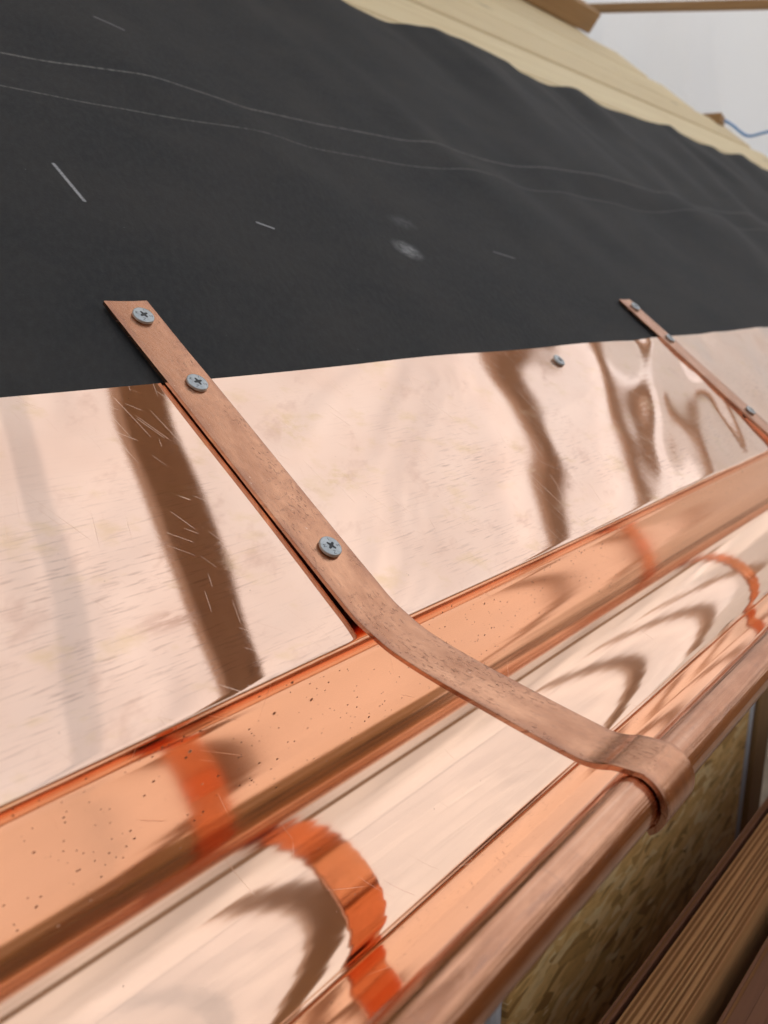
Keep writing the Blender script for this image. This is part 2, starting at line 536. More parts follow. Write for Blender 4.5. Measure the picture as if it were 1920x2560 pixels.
def empty(name, loc=(0, 0, 0)):
    o = bpy.data.objects.new(name, None)
    o.empty_display_size = 0.05
    o.location = loc
    return link(o)


def tag(o, label=None, cat=None, group=None, kind=None):
    for k, v in (('label', label), ('category', cat), ('group', group), ('kind', kind)):
        if v:
            o[k] = v
    return o


def box(name, origin, ax, ay, az, mat, parent=None, bev=0.0, jitter=0.0):
    """box from a corner with three edge vectors, edges chamfered by bev"""
    origin, ax, ay, az = Vector(origin), Vector(ax), Vector(ay), Vector(az)
    c = origin + (ax + ay + az) / 2
    lx, ly, lz = ax.length, ay.length, az.length
    ux, uy, uz = ax / lx, ay / ly, az / lz
    b = min(bev, lx / 3, ly / 3, lz / 3)
    vs = []
    if b <= 0:
        for i in (-1, 1):
            for j in (-1, 1):
                for k in (-1, 1):
                    vs.append((i * lx / 2, j * ly / 2, k * lz / 2))
        fs = [(0, 1, 3, 2), (4, 6, 7, 5), (0, 4, 5, 1), (2, 3, 7, 6), (0, 2, 6, 4), (1, 5, 7, 3)]
    else:
        idx = {}
        fs = []
        for i in (-1, 1):
            for j in (-1, 1):
                for k in (-1, 1):
                    for a in range(3):
                        p = [i * (lx / 2 - b), j * (ly / 2 - b), k * (lz / 2 - b)]
                        p[a] += (i, j, k)[a] * b
                        idx[(i, j, k, a)] = len(vs)
                        vs.append(tuple(p))
        for a in range(3):
            o1, o2 = (a + 1) % 3, (a + 2) % 3
            for sgn in (-1, 1):
                q = []
                for e1, e2 in ((-1, -1), (1, -1), (1, 1), (-1, 1)):
                    t = [0, 0, 0]
                    t[a], t[o1], t[o2] = sgn, e1, e2
                    q.append(idx[(*t, a)])
                fs.append(tuple(q if sgn > 0 else q[::-1]))
            for e1 in (-1, 1):
                for e2 in (-1, 1):
                    t0, t1 = [0, 0, 0], [0, 0, 0]
                    t0[a], t1[a] = -1, 1
                    t0[o1] = t1[o1] = e1
                    t0[o2] = t1[o2] = e2
                    q = (idx[(*t0, o1)], idx[(*t1, o1)], idx[(*t1, o2)], idx[(*t0, o2)])
                    fs.append(q if e1 * e2 > 0 else q[::-1])
        for i in (-1, 1):
            for j in (-1, 1):
                for k in (-1, 1):
                    q = (idx[(i, j, k, 0)], idx[(i, j, k, 1)], idx[(i, j, k, 2)])
                    fs.append(q if i * j * k > 0 else q[::-1])
    base = parent.location if parent is not None else c
    off = c - base if parent is not None else Vector()
    W = [off + ux * x + uy * y + uz * z for x, y, z in vs]
    if parent is None:
        return mesh(name, W, fs, mat, None, loc=c)
    return mesh(name, W, fs, mat, parent)


def grid_faces(nu, nv, flip=False):
    fs = []
    for i in range(nu - 1):
        for j in range(nv - 1):
            q = (i * nv + j, (i + 1) * nv + j, (i + 1) * nv + j + 1, i * nv + j + 1)
            fs.append(q[::-1] if flip else q)
    return fs


def shell(name, pts, uvs, nu, nv, thick, normal, mat, parent=None):
    """sheet with thickness: grid pts[u][v], lower copy offset along -normal(i, j)"""
    top = [p for row in pts for p in row]
    bot = [p - normal(i, j) * thick for i, row in enumerate(pts) for j, p in enumerate(row)]
    n = len(top)
    fs = grid_faces(nu, nv)
    fs += [tuple(q + n for q in f[::-1]) for f in grid_faces(nu, nv)]
    rim = [i * nv for i in range(nu)] + [(nu - 1) * nv + j for j in range(1, nv)] + \
          [i * nv + nv - 1 for i in range(nu - 2, -1, -1)] + [j for j in range(nv - 2, 0, -1)]
    for a, b in zip(rim, rim[1:] + rim[:1]):
        fs.append((b, a, a + n, b + n))
    u2 = [q for row in uvs for q in row]
    o = mesh(name, top + bot, fs, mat, parent, u2 + u2, True)
    nf = (nu - 1) * (nv - 1)
    for i, p in enumerate(o.data.polygons):
        if i >= 2 * nf:
            p.use_smooth = False
    ring = set(rim)
    sh = o.data.attributes.new('sharp_edge', 'BOOLEAN', 'EDGE')
    pairs = set()
    for a, b in zip(rim, rim[1:] + rim[:1]):
        pairs.add((min(a, b), max(a, b)))
        pairs.add((min(a, b) + n, max(a, b) + n))
    for e in o.data.edges:
        if tuple(sorted(e.vertices)) in pairs:
            sh.data[e.index].value = True
    return o


# ------------------------------------------------------------------ ground
g = mesh('ground', [(-60, -60, 0), (60, -60, 0), (60, 60, 0), (-60, 60, 0)], [(0, 1, 2, 3)], 'soil', loc=(0, 0, GROUND_Z))
tag(g, 'dusty packed ground around the small training roof', None, None, 'structure')

# ------------------------------------------------------------------ roof deck: boards
deck = tag(empty('roof_deck', (0, 0.09, 0.06)), 'sloping deck of pale spruce boards showing above the black felt', 'roof deck')
BW = 0.175
s0 = 0.110
k = 0
while s0 < 1.74:
    w = BW - 0.012
    mid = s0 + BW / 2
    xe = 3.08 + (1.62 - mid) * 0.85 + (0.0, 0.035, -0.03, 0.02, -0.02)[k % 5]
    if mid < 1.0:
        xe = 3.60 + (0.0, 0.02, -0.02)[k % 3]
    dh = (0.0, -0.0012, 0.0008, -0.0006)[k % 4]
    box('board', roof(-0.9, s0, -0.0255 + dh), (xe + 0.9, 0, 0), SV * w, NV * 0.0215, 'deck', deck, 0.004)
    s0 += BW
    k += 1

box('gap_shade_sheet', roof(-0.88, 0.13, -0.0330), (3.85, 0, 0), SV * 1.60, NV * 0.004, 'felt', deck)  # dark sheet added under the boards to deepen the shade in their gaps

# ------------------------------------------------------------------ felt
EDGE = [(0.70, 4), (0.80, -3), (0.92, 6), (1.039, 0.2), (1.097, -1.5), (1.161, 8.4), (1.208, 14.6), (1.265, 11.4), (1.344, 6.2), (1.437, 9), (1.489, 1.4),
        (1.574, 0), (1.676, 6.1), (1.762, 0), (1.916, 1.1), (2.021, 2.7), (2.132, 0), (2.211, 10.4), (2.389, 0), (2.565, 0),
        (2.73, 7), (2.946, 0), (3.083, 0), (3.2, 6), (3.35, 0), (3.5, 5)]
LA = [(0.2, -1), (0.317, -1.5), (0.35, -0.9), (0.386, 1.4), (0.426, 4.3), (0.484, 1.5), (0.538, -2), (0.596, -2), (0.644, -1.5), (0.739, -1),
      (0.791, 4.3), (0.841, 0.6), (0.892, -0.1), (0.946, 0.7), (1.062, 7.0), (1.204, 11.1), (1.331, 12), (1.405, 8), (1.6, 0), (1.8, 7),
      (2.0, 1), (2.2, 9), (2.5, 1), (2.8, 7), (3.1, 1), (3.5, 5)]
LB = [(0.2, 0), (0.292, 0.3), (0.359, -0.2), (0.417, 0.3), (0.504, 4.1), (0.568, -1.7), (0.688, -1.5), (0.741, 0), (0.807, 6.4), (0.851, 5.9),
      (0.942, -1.5), (1.017, 1.8), (1.079, 1.0), (1.222, 0), (1.499, 12.5), (1.75, 2), (2.0, 9), (2.3, 2), (2.6, 9), (3.0, 2), (3.5, 6)]


def felt_h(x, s):
    def sm(tab):
        return sum(lerp_table(tab, x + d) * w for d, w in ((-.02, .12), (-.01, .2), (0, .36), (.01, .2), (.02, .12)))
    hb, ha, he = sm(LB), sm(LA), sm(EDGE)
    if s < 0.26:
        h = -0.25
    elif s < 0.497:
        t = (s - 0.26) / 0.237
        h = hb * t * t * (3 - 2 * t)
    elif s < 0.547:
        h = hb + (ha - hb) * (s - 0.497) / 0.05
    else:
        t = min(1, (s - 0.547) / 0.39)
        t = t * t * (3 - 2 * t)
        h = ha + (he - ha) * t
    grow = max(0, min(1, (s - 0.26) / 0.35))
    # long diagonal creases
    c = math.sin((x - 0.55 * s) * 17 + 2.0 * noise.noise((x * 2, s * 2, 3.0))) + 0.6 * math.sin((x - 0.75 * s) * 31 + 1.0)
    h += c * 1.6 * grow * min(1.8, max(0, (x - 0.3) / 0.7))
    h += noise.noise((x * 9, s * 7, 1.0)) * 1.8 * grow
    return max(h * 1.25 + 1.6 * grow, -0.9) * 0.001 + 0.0003


NU, NV_ = 460, 70
pts, uvs = [], []
for i in range(NU):
    x = -0.75 + (3.52 + 0.75) * i / (NU - 1)
    row, ur = [], []
    for j in range(NV_):
        s = 0.155 + (0.9425 - 0.155) * j / (NV_ - 1)
        if j == NV_ - 1:
            s += 0.0025 * noise.noise((x * 5, 0, 0))
        row.append(roof(x, s, felt_h(x, s) - 0.0006))
        ur.append((x, s))
    pts.append(row)
    uvs.append(ur)
felt = shell('roofing_felt', pts, uvs, NU, NV_, 0.0009, lambda i, j: NV, 'felt')
tag(felt, 'rippled charcoal roofing felt with two chalk lines laid over the boards', 'roofing felt')


# ------------------------------------------------------------------ screws
def head_mesh():
    """flat pan head, 11.4 mm wide, with rounded rim"""
    prof = [(0.0, 0.00225), (0.0044, 0.00225), (0.0050, 0.00215), (0.0053, 0.0019), (0.0054, 0.0016), (0.0054, 0.0007), (0.0050, 0.0004), (0.0030, 0.0002), (0.0024, -0.004)]
    n = 32
    vs, fs = [(0, 0, prof[0][1])], []
    for r, z in prof[1:]:
        for a in range(n):
            vs.append((r * math.cos(2 * PI * a / n), r * math.sin(2 * PI * a / n), z))
    for a in range(n):
        fs.append((0, 1 + a, 1 + (a + 1) % n))
    for q in range(len(prof) - 2):
        for a in range(n):
            b0, b1 = 1 + q * n + a, 1 + q * n + (a + 1) % n
            fs.append((b0, b0 + n, b1 + n, b1))
    me = bpy.data.meshes.new('screw_head')
    me.from_pydata(vs, [], fs)
    me.materials.append(MAT['zinc'])
    me.polygons.foreach_set('use_smooth', [True] * len(me.polygons))
    return me


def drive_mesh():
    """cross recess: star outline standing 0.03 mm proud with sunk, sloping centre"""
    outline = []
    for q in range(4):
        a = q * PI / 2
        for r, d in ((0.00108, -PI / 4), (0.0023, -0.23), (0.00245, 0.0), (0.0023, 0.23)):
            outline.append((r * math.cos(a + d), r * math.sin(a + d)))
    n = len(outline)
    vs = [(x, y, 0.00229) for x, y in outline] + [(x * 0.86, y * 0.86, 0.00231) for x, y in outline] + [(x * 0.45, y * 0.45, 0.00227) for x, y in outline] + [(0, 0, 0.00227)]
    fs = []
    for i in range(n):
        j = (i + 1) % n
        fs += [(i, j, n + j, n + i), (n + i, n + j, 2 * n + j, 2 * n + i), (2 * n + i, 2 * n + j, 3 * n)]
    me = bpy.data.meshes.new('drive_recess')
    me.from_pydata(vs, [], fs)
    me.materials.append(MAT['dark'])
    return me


def stamp_mesh():
    """four small stamped characters between the arms of the cross"""
    glyph = {
        'M': [[(0, 0), (0, 1), (.5, .35), (1, 1), (1, 0)]],
        'I': [[(.5, 0), (.5, 1)]],
        'S': [[(1, .85), (.6, 1), (.15, .9), (.1, .65), (.5, .5), (.9, .35), (.85, .1), (.4, 0), (0, .15)]],
        'Z': [[(0, 1), (1, 1), (0, 0), (1, 0)]],
    }
    vs, fs = [], []
    for ch, a in (('M', 2.36), ('I', 0.79), ('S', -0.79), ('Z', -2.36)):
        cx, cy = 0.0036 * math.cos(a), 0.0036 * math.sin(a)
        rx, ry = math.cos(a - PI / 2), math.sin(a - PI / 2)
        for st in glyph[ch]:
            P = []
            for px, py in st:
                lx, ly = (px - .5) * 0.0012, (py - .5) * 0.0015
                P.append((cx + lx * rx - ly * ry, cy + lx * ry + ly * rx))
            for (x0, y0), (x1, y1) in zip(P, P[1:]):
                dx, dy = x1 - x0, y1 - y0
                L = math.hypot(dx, dy)
                ox, oy = -dy / L * 0.00013, dx / L * 0.00013
                b = len(vs)
                vs += [(x0 + ox, y0 + oy, 0.00228), (x0 - ox, y0 - oy, 0.00228), (x1 - ox, y1 - oy, 0.00228), (x1 + ox, y1 + oy, 0.00228)]
                fs.append((b, b + 1, b + 2, b + 3))
    me = bpy.data.meshes.new('stamped_letters')
    me.from_pydata(vs, [], fs)
    me.materials.append(MAT['stamp'])
    return me


HEAD, DRIVE, STAMP = head_mesh(), drive_mesh(), stamp_mesh()
ROOF_ROT = Matrix((Vector((1, 0, 0)), SV, NV)).transposed().to_4x4()


def screw(parent, pos, turn, tilt=(0, 0)):
    s = bpy.data.objects.new('screw', HEAD)
    link(s, parent)
    base = parent.matrix_world if parent.type == 'MESH' else Matrix.Translation(parent.location)
    loc = Vector(pos) - Vector(parent.location)
    s.matrix_local = Matrix.Translation(loc) @ ROOF_ROT @ Matrix.Rotation(tilt[0], 4, 'X') @ Matrix.Rotation(tilt[1], 4, 'Y') @ Matrix.Rotation(turn, 4, 'Z')
    link(bpy.data.objects.new('drive_recess', DRIVE), s)
    link(bpy.data.objects.new('stamped_letters', STAMP), s)
    return s


# ------------------------------------------------------------------ copper drip flashing
FS0, FS1 = 0.0812, 0.2345


def flash_h(x, s):
    far = max(0.0, min(1.0, (x - 0.40) / 0.7))
    v = (s - FS0) / (FS1 - FS0)
    h = 0.00062 * noise.noise((x * 7.0, s * 12.0, 2.3)) * (0.8 + 1.0 * far)
    h += 0.0009 * far * noise.noise((x * 16.0 - s * 14, s * 8.0, 7.7))
    up = max(0.0, min(1.0, (v - 0.35) / 0.65))
    up = up * up * (3 - 2 * up)
    for xc, sg, am in ((0.455, 0.085, 0.0021), (0.66, 0.07, 0.0016), (0.86, 0.045, 0.0020), (1.00, 0.05, 0.0014), (1.15, 0.06, 0.0024), (1.36, 0.06, 0.002)):
        h += am * up * math.exp(-((x - xc) / sg) ** 2)
    h += 0.00022 * noise.noise((x * 15.0, s * 22.0, 6.3))
    far2 = max(0.0, min(1.0, (x - 0.52) / 0.3))
    h += 0.0016 * far2 * noise.noise((x * 19.0 - s * 26.0, s * 9.0, 5.1))
    h += 0.0016 * far * max(0, v - 0.55) ** 1.3 * (0.7 + noise.noise((x * 9.0, 1.5, 4.4)))
    h += 0.0009 * math.exp(-((x - 0.055 * 0 - 0.16 - (1 - v) * -0.02) / 0.07) ** 2) * (v - 0.45) * 0.25
    return h


NU2 = 520
XS = [-0.75 + (3.30 + 0.75) * i / (NU2 - 1) for i in range(NU2)]
prof_s = [FS0 + 0.0028 + (FS1 - FS0 - 0.0028) * (1 - j / 27) for j in range(28)]
pts, uvs = [], []
for x in XS:
    row, ur = [], []
    wob = 0.0005 * noise.noise((x * 6, 0.0, 9.0))
    edge = 0.0007 * noise.noise((x * 3.1, 5.0, 0.0)) * max(0, min(1, x))
    for j, s in enumerate(prof_s):
        ss = s + (edge if j < 2 else 0)
        row.append(roof(x, ss, 0.0010 + max(flash_h(x, ss), -0.0007 if ss < 0.18 else -0.0004)))
        ur.append((x, ss))
    hb = 0.0010 + flash_h(x, prof_s[-1])
    r = 0.0016
    for q in range(1, 7):                       # rolled-over lower lip
        a = math.radians(66) * q / 6
        row.append(roof(x, prof_s[-1] - 0.0012 + wob - r * math.sin(a), hb - r * (1 - math.cos(a))))
        ur.append((x, prof_s[-1] - 0.001 - r * a))
    row.append(roof(x, prof_s[-1] - 0.0012 + wob - r * 0.913 - 0.0004, hb - r * 0.593 - 0.0010))
    ur.append((x, prof_s[-1] - 0.008))
    pts.append([p for p in row])
    uvs.append(ur)
nv2 = len(pts[0])


def fl_n(i, j):
    row = pts[i]
    a, b = row[max(0, j - 1)], row[min(nv2 - 1, j + 1)]
    return Vector((1, 0, 0)).cross(a - b).normalized()


flash = shell('copper_flashing', pts, uvs, NU2, nv2, 0.0006, fl_n, 'flashing')
tag(flash, 'shiny copper eaves flashing lapped over the lower edge of the felt', 'flashing')
_u = 0.2344
lone = screw(flash, roof(2.611 * _u * 0.984, 0.9443 * _u * 0.984, 0.0022), 0.9, (0.10, 0.05))
lone['label'] = 'single zinc screw head driven through the flashing between the straps'

# ------------------------------------------------------------------ gutter
gut = tag(empty('copper_gutter', (0, 0.02, -0.052)), 'bright half round copper gutter with a rolled bead along its front', 'gutter')
BEAD_C, BEAD_R = (-0.0517, 0.0240), 0.0091
CY, CZ, GR = 0.0118, 0.0235, 0.0548
prof = [(-0.0430, 0.0270)]
NF = 36
corner = [(CY + GR * math.cos(PI + PI * q / NF), CZ + GR * math.sin(PI + PI * q / NF)) for q in range(NF + 1)]
prof.append(corner[0])
for (ya, za), (yb, zb) in zip(corner, corner[1:]):      # flat facet, softly rounded to the next one
    for t in (0.17, 0.40, 0.60, 0.83):
        prof.append((ya + (yb - ya) * t, za + (zb - za) * t))
prof.append(corner[-1])
prof += [(CY + GR + 0.0001, 0.0315), (CY + GR + 0.0002, 0.040), (CY + GR + 0.0003, 0.0508)]
arc = [0.0]
for (y0, z0), (y1, z1) in zip(prof, prof[1:]):
    arc.append(arc[-1] + math.hypot(y1 - y0, z1 - z0))
NG = 130
GX = [-0.75 + (3.25 + 0.75) * i / (NG - 1) for i in range(NG)]
gl = Vector(gut.location)
vs, fu, fs = [], [], []
np_ = len(prof)
for x in GX:
    for j, (y, z) in enumerate(prof):
        d = 0.00016 * noise.noise((x * 5.0, arc[j] * 26.0, 3.1)) * (1 if 1 < j < np_ - 2 else 0.3)
        dy, dz = y - CY, z - CZ
        L = math.hypot(dy, dz)
        vs.append(Vector((x, y + dy / L * d, z + dz / L * d)) - gl)
        fu.append((x, arc[j]))
fs = [q[::-1] for q in grid_faces(NG, np_)]
nin = len(vs)
for i, x in enumerate(GX):
    for j, (y, z) in enumerate(prof):
        dy, dz = y - CY, min(z - CZ, 0)
        L = math.hypot(dy, dz)
        vs.append(Vector((x, y + dy / L * 0.0008, z + dz / L * 0.0008)) - gl)
        fu.append((x, arc[j]))
fs += [tuple(q + nin for q in f) for f in grid_faces(NG, np_)]
for i in range(NG - 1):
    a, b = i * np_ + np_ - 1, (i + 1) * np_ + np_ - 1
    fs.append((a, b, b + nin, a + nin))
trough = mesh('trough', vs, fs, 'gutter', gut, fu, True)
# bead: rolled tube with a slight seam
vs, fu, fs = [], [], []
NB = 40
for i, x in enumerate(GX):
    for a in range(NB):
        t = 2 * PI * a / NB
        r = BEAD_R * (1 + 0.012 * noise.noise((x * 8, math.cos(t), math.sin(t))))
        vs.append(Vector((x, BEAD_C[0] + r * math.cos(t), BEAD_C[1] + r * math.sin(t))) - gl)
        fu.append((x, BEAD_R * t))
for i in range(NG - 1):
    for a in range(NB):
        b = (a + 1) % NB
        fs.append((i * NB + a, i * NB + b, (i + 1) * NB + b, (i + 1) * NB + a))
fs.append(tuple(range(NB)))
fs.append(tuple((NG - 1) * NB + a for a in range(NB - 1, -1, -1)))
bead = mesh('bead', vs, fs, 'bead', gut, fu, True)

# ------------------------------------------------------------------ straps
TK = 0.0026


def strap_profile():
    """top-surface path in (y, z): up the roof, bend, over the gutter, round the bead"""
    def rp(s, h):
        p = roof(0, s, h)
        return (p.y, p.z)
    ctrl = [rp(0.2902, 0.0040), rp(0.258, 0.0040), rp(0.230, 0.0043), rp(0.19, 0.0044), rp(0.15, 0.0045), rp(0.124, 0.0046),
            rp(0.103, 0.0048), rp(0.090, 0.0051)]
    ctrl += [(0.0592, 0.0548), (0.0510, 0.0510), (0.0412, 0.0479), (0.0280, 0.0446), (0.0080, 0.0405), (-0.0120, 0.0366),
             (-0.0288, 0.0337), (-0.0350, 0.0331), (-0.0400, 0.0339), (-0.0446, 0.0352)]
    ro = BEAD_R + TK + 0.0002
    cy, cz = BEAD_C[0] - 0.0003, BEAD_C[1] + 0.0001
    for d in range(100, 236, 9):
        a = math.radians(d)
        ctrl.append((cy + ro * math.cos(a), cz + ro * math.sin(a)))
    out = []
    n = len(ctrl)
    for i in range(n - 1):
        p0, p1, p2, p3 = ctrl[max(0, i - 1)], ctrl[i], ctrl[i + 1], ctrl[min(n - 1, i + 2)]
        for q in range(5):
            t = q / 5
            out.append(tuple(0.5 * (2 * p1[c] + (p2[c] - p0[c]) * t + (2 * p0[c] - 5 * p1[c] + 4 * p2[c] - p3[c]) * t * t +
                                    (3 * p1[c] - p0[c] - 3 * p2[c] + p3[c]) * t ** 3) for c in (0, 1)))
    out.append(ctrl[-1])
    return out


def make_strap(x0, seed, label, twist=0.0):
    P = strap_profile()
    root = empty('gutter_strap', (x0, P[0][0], P[0][1]))
    tag(root, label, 'gutter strap', 'copper straps holding the gutter')
    rl = Vector(root.location)
    W = 0.0250
    e = 0.00045
    sec = [(-W / 2 + e, 0), (-W / 4, 0.00004), (0, 0.00006), (W / 4, 0.00004), (W / 2 - e, 0), (W / 2 - .0001, -e * .35), (W / 2, -e), (W / 2, -TK + e), (W / 2 - e, -TK),
           (0, -TK), (-W / 2 + e, -TK), (-W / 2, -TK + e), (-W / 2, -e), (-W / 2 + .0001, -e * .35)]
    m = len(sec)
    vs, fu, fs = [], [], []
    L = 0.0
    for i, (y, z) in enumerate(P):
        a, b = P[max(0, i - 1)], P[min(len(P) - 1, i + 1)]
        dy, dz = b[0] - a[0], b[1] - a[1]
        l = math.hypot(dy, dz)
        ny, nz = dz / l, -dy / l
        if i:
            L += math.hypot(y - P[i - 1][0], z - P[i - 1][1])
        for u, d in sec:
            w = 1 + 0.006 * noise.noise((L * 40, seed, 0))
            cut = 0.0
            if i == 0:
                cut = 0.0006 * (1 - (u / (W / 2)) ** 2)
            vs.append(Vector((u * w, y + ny * d + dy / l * cut, z + nz * d + dz / l * cut)) + Vector((x0, 0, 0)) - rl)
            fu.append((u, L + (abs(d) if abs(d) > 0.001 else 0)))
    for i in range(len(P) - 1):
        for q in range(m):
            r = (q + 1) % m
            fs.append((i * m + q, i * m + r, (i + 1) * m + r, (i + 1) * m + q))
    fs.append(tuple(range(m - 1, -1, -1)))
    fs.append(tuple((len(P) - 1) * m + q for q in range(m)))
    band = mesh('band', vs, fs, 'strap', root, fu, True)
    band.data.materials.append(MAT['underside_glow'])
    for i_, p_ in enumerate(band.data.polygons):
        if i_ < (len(P) - 1) * m and i_ % m in (8, 9):
            p_.material_index = 1
    band.data.polygons[-1].use_smooth = False
    band.data.polygons[-2].use_smooth = False
    sh = band.data.attributes.new('sharp_edge', 'BOOLEAN', 'EDGE')
    for e_ in band.data.edges:
        a, b = e_.vertices
        if a % m == b % m and (a % m) in (0, 4, 6, 7, 8, 10, 11, 12):
            sh.data[e_.index].value = True
    for s, turn, tl in ((1.2135, 0.35, (0.05, -0.03)), (1.0006, 0.15, (0.03, 0.03)), (0.5400, 0.55 + seed, (0.02, 0.02))):
        screw(root, roof(x0 + 0.0014, s * _u * 0.974, 0.0040 if s > 0.9 else 0.0046), turn, tl)
    return root


make_strap(0.2567, 0.0, 'near copper strap curling over the gutter bead in the foreground')
make_strap(0.8455, 0.9, 'farther copper strap at the right edge with its upper end on the felt')

# ------------------------------------------------------------------ eaves and wall below
fas = box('fascia_board', (-0.75, 0.0725, -0.075), (4.2, 0, 0), (0, 0.021, 0), (0, 0, 0.118), 'timber_x', None, 0.002)
tag(fas, 'brown timber fascia board hidden behind the copper gutter', 'fascia board')
WY = 0.120
WT = -0.060
osb = box('strand_board_panel', (0.480, WY, GROUND_Z), (0.602, 0, 0), (0, 0.012, 0), (0, 0, WT - GROUND_Z), 'osb', None, 0.001)
tag(osb, 'tan strand board wall panel in shade under the gutter', 'wall panel')
for xs, lab in ((0.462, 'pale foam strip at the near edge of the strand board'), (1.088, 'pale foam strip between the strand board and the far post')):
    st = box('foam_strip', (xs, WY + 0.001, GROUND_Z), (0.013 if xs < 1 else 0.022, 0, 0), (0, 0.03, 0), (0, 0, WT - GROUND_Z), 'white', None, 0.003)
    tag(st, lab, 'foam strip', 'foam strips beside the wall panel')
st = box('wall_post', (1.116, WY - 0.004, GROUND_Z), (0.066, 0, 0), (0, 0.07, 0), (0, 0, WT - GROUND_Z), 'timber_z', None, 0.003)
tag(st, 'brown upright timber post beyond the strand board panel', 'post')
bk = box('inner_wall', (-0.7, 0.75, GROUND_Z), (4.2, 0, 0), (0, 0.02, 0), (0, 0, 0.90 - 0.35), 'timber_x', None, 0.002)
tag(bk, 'dark timber wall deep inside under the roof', 'wall')

# ------------------------------------------------------------------ plywood sheets stood on edge
YAW = math.atan2(0.0344 - 0.0455, 0.8385 - 0.4671)
dX = Vector((math.cos(YAW), math.sin(YAW), 0))
dY = Vector((math.sin(YAW), -math.cos(YAW), 0))       # towards the viewer side
TOPZ = -0.30


def ply_sheet(offset, plies, label, x0=-0.25, x1=1.55, top=TOPZ, cat='plywood sheet'):
    p0 = Vector((0.4671, 0.0455, 0)) + dX * (x0 - 0.4671) + dY * offset
    root = empty('plywood_sheet', (p0.x, p0.y, GROUND_Z))
    tag(root, label, cat, 'plywood sheets stood on edge below the gutter')
    o = 0.0
    for t, mt, dz in plies:
        box('ply', Vector((p0.x, p0.y, GROUND_Z)) + dY * o, dX * (x1 - x0), dY * t, (0, 0, top + dz - GROUND_Z), mt, root, 0.00025)
        o += t + 0.00008
    return o


ply_sheet(0.0, [(0.0018, 'ply_red', 0), (0.0018, 'ply_dark', -0.0012), (0.0018, 'ply_red', -0.0004)],
          'thin reddish plywood sheet standing nearest the strand board wall', top=TOPZ - 0.004)
P_A = [(0.0014, 'ply_light', 0.0), (0.0024, 'ply_dark', -0.0006), (0.0012, 'ply_light', -0.0001), (0.0026, 'ply_dark', -0.0008), (0.0030, 'ply_light', 0.0002),
       (0.0017, 'ply_dark', -0.0005), (0.0011, 'ply_light', 0.0), (0.0022, 'ply_dark', -0.0007), (0.0013, 'ply_light', -0.0002)]
o1 = ply_sheet(0.0108, P_A, 'thick plywood sheet with striped edge just behind the thin reddish sheet')
ply_sheet(0.0108 + o1 + 0.0012, [(t * random.uniform(0.7, 1.4), m_, d) for t, m_, d in P_A], 'thick plywood sheet with striped edge beside the dark gap', top=TOPZ - 0.0015)
ply_sheet(0.0600, [(0.0025, 'ply_red', 0.0), (0.0023, 'ply_dark', -0.0008), (0.0100, 'ply_red', -0.0003), (0.0100, 'ply_red', -0.0008), (0.010, 'ply_red', -0.0003)],
          'broad brown board on edge in the bottom right corner', top=TOPZ - 0.012)

# ------------------------------------------------------------------ ridge beam, stub and cord
rb = box('ridge_beam', roof(-0.9, 1.735, -0.003), (3.90, 0, 0), SV * 0.09, NV * 0.07, 'timber_x', None, 0.004)
tag(rb, 'brown timber beam lying along the top of the boards', 'beam')
stub = box('timber_stub', (3.33, 1.000, 0.787), (0.10, 0.02, 0), (0, 0.07, 0.004), (0, 0, 0.036), 'timber_y', None, 0.003)
tag(stub, 'small sawn timber stub poking out beside the white tarpaulin', 'timber stub')


def tube(name, path, r, mat, parent=None, n=8):
    vs, fs = [], []
    for i, p in enumerate(path):
        a, b = path[max(0, i - 1)], path[min(len(path) - 1, i + 1)]
        d = (b - a).normalized()
        s = d.cross(Vector((0, 0, 1)))
        s = s.normalized() if s.length > 1e-4 else Vector((1, 0, 0))
        t = s.cross(d)
        for q in range(n):
            an = 2 * PI * q / n
            vs.append(p + s * r * math.cos(an) + t * r * math.sin(an))
    for i in range(len(path) - 1):
        for q in range(n):
            w = (q + 1) % n
            fs.append((i * n + q, i * n + w, (i + 1) * n + w, (i + 1) * n + q))
    fs.append(tuple(range(n)))
    fs.append(tuple((len(path) - 1) * n + q for q in range(n - 1, -1, -1)))
    return mesh(name, vs, fs, mat, parent, None, True)


path = []
for i in range(40):
    t = i / 39
    path.append(Vector((3.36 + 0.01 * math.sin(9 * t), 0.998 - 0.42 * t, 0.800 - 0.075 * math.sin(PI * min(1, t * 1.5)) + 0.14 * t * t + 0.004 * math.sin(t * 25))))
cord = tube('blue_cord', path, 0.0045, 'blue')
tag(cord, 'thin blue cord hanging from the timber stub across the tarpaulin', 'cord')

# ------------------------------------------------------------------ tarpaulin shelter
def sheet(name, f, nu, nv, label):
    vs = [f(i / (nu - 1), j / (nv - 1)) for i in range(nu) for j in range(nv)]
    o = mesh(name, vs, grid_faces(nu, nv), 'tarp', None, None, True)
    return tag(o, label, 'tarpaulin', 'white tarpaulins of the shelter')


BEAMS = [(-1.35, 0.0), (-0.55, 0.0), (1.172, -0.118), (2.93, -0.20), (3.72, -0.10), (4.55, 0.0)]
BZ = 1.50


def canopy(u, v):
    x, y = -2.8 + 8.6 * u, -1.21 + 4.11 * v
    sag = 0.0
    xs = [-2.6] + [b[0] + 0.07 for b in BEAMS] + [5.8]
    for a, b in zip(xs, xs[1:]):
        if a <= x <= b:
            sag = math.sin(PI * (x - a) / (b - a)) * 0.05
    z = BZ + 0.20 - sag * 0.35 + 0.02 * noise.noise((x * 2, y * 2, 0)) * min(1, sag * 30)
    return Vector((x, y, z + 0.003))


